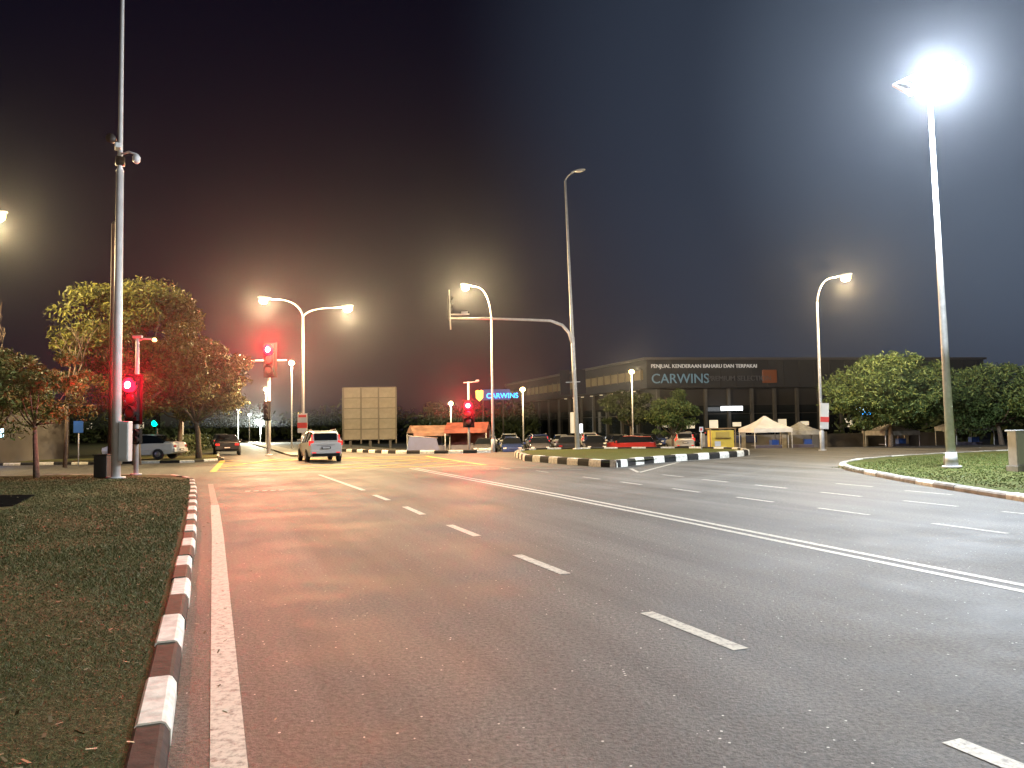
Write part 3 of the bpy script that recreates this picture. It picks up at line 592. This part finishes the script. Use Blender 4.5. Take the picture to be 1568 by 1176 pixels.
# ---------------------------------------------------------------- showroom building
g=group('showroom_building',(0,0,0))
P=[Vector((15.8,90)),Vector((60,97.6)),Vector((60,150)),Vector((-1,150)),Vector((-1,141))]
def prism(name,pts,z0,z1,m,parent):
    n=len(pts); vs=[(p[0],p[1],z0) for p in pts]+[(p[0],p[1],z1) for p in pts]
    fs=[tuple(range(n-1,-1,-1)),tuple(range(n,2*n))]+[(i,(i+1)%n,n+(i+1)%n,n+i) for i in range(n)]
    return mesh(name,vs,fs,m,parent)
M_BW=mat('cladding_dark',(.025,.027,.033),.55,0,.12,.4); M_BL=mat('cladding_lower',(.022,.02,.02),.6,0,.25,.6); M_WG=mat('window_glass_dark',(.012,.015,.017),.1); M_FA=mat('fascia_beige',(.18,.15,.09),.6,0,.15,.6); M_COL=mat('column_grey',(.07,.07,.07),.7,0,.2,1)
ins=[(17.3,91.8),(58.5,99.2),(58.5,149),(.6,149),(.6,142)]
prism('walls',ins,-.6,6.0,M_BL,g); prism('upper_volume',P,6.0,9.35,M_BW,g)
rim=[(15.5,89.8),(60.3,97.4),(60.3,150.3),(-1.3,150.3),(-1.3,140.9)]; prism('roof_edge',rim,9.35,9.6,mat('roof_edge',(.08,.08,.09),.5),g)
def along(a,b,t,o=0):
    a=Vector(a[:2]);b=Vector(b[:2]); d=(b-a).normalized(); n=Vector((d.y,-d.x)); p=a.lerp(b,t)+n*o; return p,math.atan2(d.y,d.x)
for wall,(a,b,n) in {'front':((17.3,91.8),(58.5,99.2),14),'side':((.6,142),(17.3,91.8),12)}.items():
    Ln=(Vector(b)-Vector(a)).length
    for i in range(n):
        p,an=along(a,b,(i+.5)/n,.05); box(g,'%s_window_%d'%(wall,i),(p.x,p.y,2.1),(Ln/n-.35,.1,3.6),M_WG,rz=an)
        p2,_=along(a,b,(i+.5)/n,.11); box(g,'%s_transom_%d'%(wall,i),(p2.x,p2.y,2.9),(Ln/n-.35,.06,.1),M_DARK,rz=an)
        p,an=along(a,b,i/n,.3); box(g,'%s_column_%d'%(wall,i),(p.x,p.y,2.7),(.35,.35,6.5),M_COL,rz=an)
        if wall=='front' and i in (0,1,2,3,5,6,8):
            p,an=along(a,b,(i+.35)/n,.13); box(g,'lit_shop_poster_%d'%i,(p.x,p.y,1.6),(1.1,.05,.5+.3*(i%3)),M_E_DIM,rz=an)
p,an=along((-1,141),(15.8,90),.5,.1); box(g,'side_fascia',(p.x,p.y,7.6),(52,.12,1.1),M_FA,rz=an)
for i in range(26):
    p,an=along((-1,141),(15.8,90),(i+.5)/26,.2); box(g,'fascia_rib_%d'%i,(p.x,p.y,7.6),(.12,.1,1.5),M_BBF,rz=an)
for i in range(22):
    p,an=along((15.8,90),(60,97.6),(i+.5)/22,.03); box(g,'cladding_joint_%d'%i,(p.x,p.y,7.7),(.05,.06,3.2),M_BL,rz=an)
def text(parent,name,s,loc,size,m,rz,ext=.05):
    t=bpy.data.curves.new(name,'FONT'); t.body=s; t.size=size; t.extrude=ext; t.materials.append(m); o=bpy.data.objects.new(name,t); o.location=loc; o.rotation_euler=(math.pi/2,0,rz); return link(o,parent)
an=math.atan2(7.6,44.2)
text(g,'facade_small_lettering',"PENJUAL KENDERAAN BAHARU DAN TERPAKAI",(16.3,89.85,8.35),.62,mat('letters_pale',(.5,.5,.5),.5,emit=.25,ecol=(.8,.85,.9)),an)
text(g,'facade_large_lettering',"CARWINS",(16.3,89.85,6.55),1.6,mat('letters_blue_dim',(.1,.2,.3),.5,emit=.12,ecol=(.35,.6,.8)),an)
text(g,'facade_sub_lettering',"PREMIUM SELECTION",(23.2,91.0,6.8),.85,mat('letters_grey_dim',(.06,.06,.07),.5,emit=.02,ecol=(.7,.75,.8)),an)
box(g,'facade_emblem',(31,92.4,7.3),(1.9,.2,1.6),mat('emblem_red',(.12,.04,.02),.5,emit=.05,ecol=(1,.25,.05)),rz=an,bev=.2)
p,_=along((15.8,90),(60,97.6),.23,.4); box(g,'lit_sign_panel',(p.x,p.y,3.5),(2.7,.15,.5),M_E_WHITE,rz=an)
box(g,'lit_ticket_board_1',(8.6,111,2.2),(.9,.2,3.0),M_E_DIM,rz=-1.2); box(g,'lit_ticket_board_2',(9.6,108,1.2),(.5,.2,1.6),M_E_WHITE,rz=-1.2)
for i in range(8):
    p,an2=along((.6,142),(17.3,91.8),.5+i*.06,.9); box(g,'canopy_downlight_%d'%i,(p.x,p.y,5.85),(.4,.4,.08),M_E_DIM)
g=group('pylon_sign',(-2.7,108,-.6),0)
tube(g,'post_1',[(-1.4,.2,0),(-1.4,.2,7.5)],.12,M_DARK); tube(g,'post_2',[(1.4,.2,0),(1.4,.2,7.5)],.12,M_DARK); box(g,'back_panel',(.3,.1,6.9),(4.2,.1,1.5),mat('sign_back',(.01,.04,.16),.5,emit=.12,ecol=(0,.2,1)))
text(g,'lettering',"CARWINS",(-.95,-.02,6.4),1.0,M_E_BLUE,0)
vs=[(0,0,-.65),(.38,0,-.25),(.42,0,.5),(.2,0,.6),(0,0,.52),(-.2,0,.6),(-.42,0,.5),(-.38,0,-.25)]
mesh('shield',[(x*1.3-1.9,-.06,z*1.3+6.8) for x,y,z in vs]+[(x*1.3-1.9,.04,z*1.3+6.8) for x,y,z in vs],[tuple(range(8))]+[(i,(i+1)%8,(i+1)%8+8,i+8) for i in range(8)],M_E_ORANGE,g)
g=group('shop_sign',(30.9,68,-.6)); tube(g,'post',[(0,.1,0),(0,.1,3.4)],.06,M_DARK); box(g,'lit_box',(0,0,3.45),(1.3,.2,.55),mat('sign_lit_bluewhite',(.6,.8,1),.5,emit=9,ecol=(.45,.75,1)),bev=.05); box(g,'lit_box_lower',(.3,0,3.0),(.8,.15,.25),M_E_BLUE)

def postlamp(x,y,z,e,col=WARM,zb=-.6,m=None,sc_=1):
    g=group('street_lamp',(x,y,zb)); tube(g,'pole',[(0,0,0),(0,0,z-zb-.15)],[.08,.05],M_GALV,8); h_=z-zb
    tube(g,'lens',[(0,0,h_-.12*sc_),(0,0,h_-.02),(0,0,h_+.2*sc_),(0,0,h_+.3*sc_)],[.12*sc_,.3*sc_,.26*sc_,.1*sc_],m or M_E_WARM,12); tube(g,'cap',[(0,0,h_+.3*sc_),(0,0,h_+.38*sc_)],[.28*sc_,.04],M_DARK,12)
    if e: light(g,'lamp',(0,-.6,h_-.05),col,e,.2)
for a in [(-7.2,90,4.5,2500),(1.1,80,5.5,2200),(11.7,75,6.8,3000),(-28.8,90,6.5,5500),(-21.5,75,8.2,5500),(-39.9,112,7.6,4000)]: postlamp(*a)
postlamp(-48,140,6.8,0,zb=0,sc_=1.2); postlamp(-57,160,6.2,0,zb=0,m=M_E_WHITE,sc_=1.2); postlamp(-63,178,6.0,0,zb=0,sc_=1.3); postlamp(-47,170,5.5,0,zb=0,sc_=1.3); postlamp(-41,120,4.2,0,zb=0,m=M_E_WHITE)
g=group('floodlight',(-36,110,0)); tube(g,'pole',[(0,0,0),(0,0,2.8)],.06,M_GALV,8); box(g,'head',(0,-.1,2.9),(1.1,.2,.6),M_GREY,bev=.03); box(g,'lens',(0,-.22,2.9),(1.0,.03,.5),mat('flood_lens',(1,1,.9),.5,emit=60,ecol=(.95,1,.85)))
light(g,'lamp',(0,-.8,3.0),(.95,1,.85),18000,.3)

# ---------------------------------------------------------------- shops at far left
g=group('shop_row',(-29.0,43.0,0),math.radians(172))
M_SW=mat('shop_wall',(.05,.045,.045),.8,0,.2,1)
box(g,'wall_block',(14,-3,1.7),(28,6,3.4),M_SW); box(g,'awning',(14,.5,2.7),(28,1.4,.1),mat('awning_metal',(.12,.1,.12),.6)); box(g,'parapet',(14,-.1,3.6),(28.2,.3,.5),M_SW)
for i in range(7):
    box(g,'shutter_%d'%i,(2+i*4,.03,1.25),(3.2,.08,2.4),mat('shutter_%d'%(i%2),(.12,.11,.13),.5,.3)); box(g,'signboard_%d'%i,(2+i*4,.06,3.15),(3.2,.1,.55),mat('board_%d'%(i%3),[(.3,.05,.05),(.05,.1,.3),(.3,.3,.28)][i%3],.5,emit=.4)); box(g,'pillar_%d'%i,(i*4,.1,1.35),(.3,.3,2.7),M_SW)
    box(g,'lit_doorway_%d'%i,(1.6+i*4,.1,1.1),(1.2,.06,2.0),M_E_DIM)
box(g,'lit_sign',(-1.2,1.1,1.75),(.75,.12,.45),mat('lit_sign_blue',(.5,.8,1),.5,emit=7,ecol=(.5,.8,1))); tube(g,'sign_post',[(-1.2,1.0,0),(-1.2,1.0,1.6)],.04,M_DARK,6)
light(g,'shop_lamp',(1.5,1.6,2.3),(.7,.6,1),500,.15)
g=group('traffic_sign',(-22.3,39.6,0)); tube(g,'post',[(0,0,0),(0,0,2.3)],.03,M_GALV,8); box(g,'sign_face',(0,-.04,2.0),(.5,.02,.6),mat('sign_blue',(.03,.1,.4),.4))

# ---------------------------------------------------------------- trees
tree('tree',(-16.9,27.4,.1),1.9,1.9,3.2,50,180,.06,M_LEAF_Y,.09,1)
tree('tree',(-20.0,29.5,.1),1.9,1.9,2.8,40,180,.06,M_LEAF_Y,.09,2)
tree('tree',(-19.3,39.6,.1),2.8,3.3,7.6,160,270,.09,M_LEAF_O,.18,3)
tree('tree',(-18.4,45.2,.1),2.2,2.8,5.4,110,260,.09,M_LEAF_O,.16,4)
tree('tree',(-22.5,52,.1),2.5,3.4,5.4,80,240,.12,M_LEAF_O,.16,5)
tree('tree',(24.2,49.5,-.6),2.2,3.6,4.9,120,270,.09,M_LEAF_G,.16,6)
tree('tree',(32.0,50.5,-.6),2.0,3.7,4.3,110,260,.10,M_LEAF_G,.16,8)
tree('tree',(39.0,52,-.6),2.0,3.7,4.2,70,250,.12,M_LEAF_G,.16,9)
tree('tree',(12.0,58,-.6),1.5,2.0,3.6,56,200,.08,M_LEAF_G,.1,10)
tree('tree',(12.6,82,-.6),2.2,3.0,4.2,40,150,.14,M_LEAF_D,.14,11)
rs=random.Random(5)
for (bx,by,hh) in ((-20.6,35.5,6.9),(-24.5,36,7.4)):
    g=group('bare_tree',(bx,by,.1))
    def br(p,d,L,r,dep,ct=[0]):
        ct[0]+=1; q=p+d*L; tube(g,'branch_%d'%ct[0],[p,p.lerp(q,.5)+Vector((rs.uniform(-.05,.05),0,0)),q],[r,r*.8,r*.6],M_BARK,5)
        if dep:
            for _ in range(3 if dep>1 else 2):
                nd=(d+Vector((rs.uniform(-.6,.6),rs.uniform(-.6,.6),rs.uniform(-.1,.4)))).normalized(); br(q,nd,L*rs.uniform(.45,.65),r*.55,dep-1)
    br(Vector((0,0,0)),Vector((.02,0,1)),hh*.45,.1,4)
C=[];Rr=[]
for i in range(230):
    t=rs.random(); x=-120+t*125; y=150+rs.uniform(-20,40)+ (x+60)*-.1
    hh=rs.uniform(2.5,7.0)*(1 if x<-60 or x>-50 else .6); C.append((x,y,hh*.5)); Rr.append((3.2,3,hh*.55))
for i in range(60):
    x=rs.uniform(-13,3); y=rs.uniform(112,124); hh=rs.uniform(3,6.2); C.append((x,y,hh*.5-.5)); Rr.append((1.8,1.8,hh*.55))
for i in range(80):
    x=rs.uniform(36,120); y=rs.uniform(66,85); hh=rs.uniform(3,5.5); C.append((x,y,hh*.5-.5)); Rr.append((2.2,2.2,hh*.5))
leafcloud('distant_trees',C,Rr,110,.4,M_LEAF_D,None)
C=[];Rr=[]
for i in range(40):
    t=rs.random(); C.append((-21-t*22+rs.uniform(-1,1),50+t*55,.7)); Rr.append((1.1,1.1,.8))
leafcloud('shrubs',C,Rr,130,.12,M_LEAF_D,None)
for i,(x,y,wd,h_) in enumerate([(-75,150,26,7),(-100,120,24,6)]):
    g=group('distant_building',(x,y,0)); box(g,'block',(0,0,h_/2),(wd,10,h_),M_BL); box(g,'roof_edge',(0,0,h_+.1),(wd+.4,10.4,.2),M_GREY)
    for k in range(8): box(g,'window_%d'%k,(-wd/2+wd/8*(k+.5),-5.03,h_*.45),(1.4,.06,1.1),M_E_DIM if k in (2,5) else M_WG)

# ---------------------------------------------------------------- added weak sun lamp and night haze
l=bpy.data.lights.new('moon','SUN'); l.energy=.006; l.angle=math.radians(.5); l.color=(.8,.88,1); o=bpy.data.objects.new('moon',l); o.rotation_euler=(math.radians(50),0,math.radians(200)); sc.collection.objects.link(o)  # weak bluish sun lamp, added without a moon in the scene
v=bpy.data.materials.new("haze"); v.use_nodes=True; n=v.node_tree; n.nodes.clear()
o=n.nodes.new('ShaderNodeOutputMaterial'); s_=n.nodes.new('ShaderNodeVolumeScatter'); s_.inputs['Density'].default_value=.00038; s_.inputs['Anisotropy'].default_value=.87; s_.inputs['Color'].default_value=(.85,.9,1,1)
n.links.new(s_.outputs[0],o.inputs['Volume'])
b=box(None,'night_haze',(-5,79,12.2),(150,136,20),v)
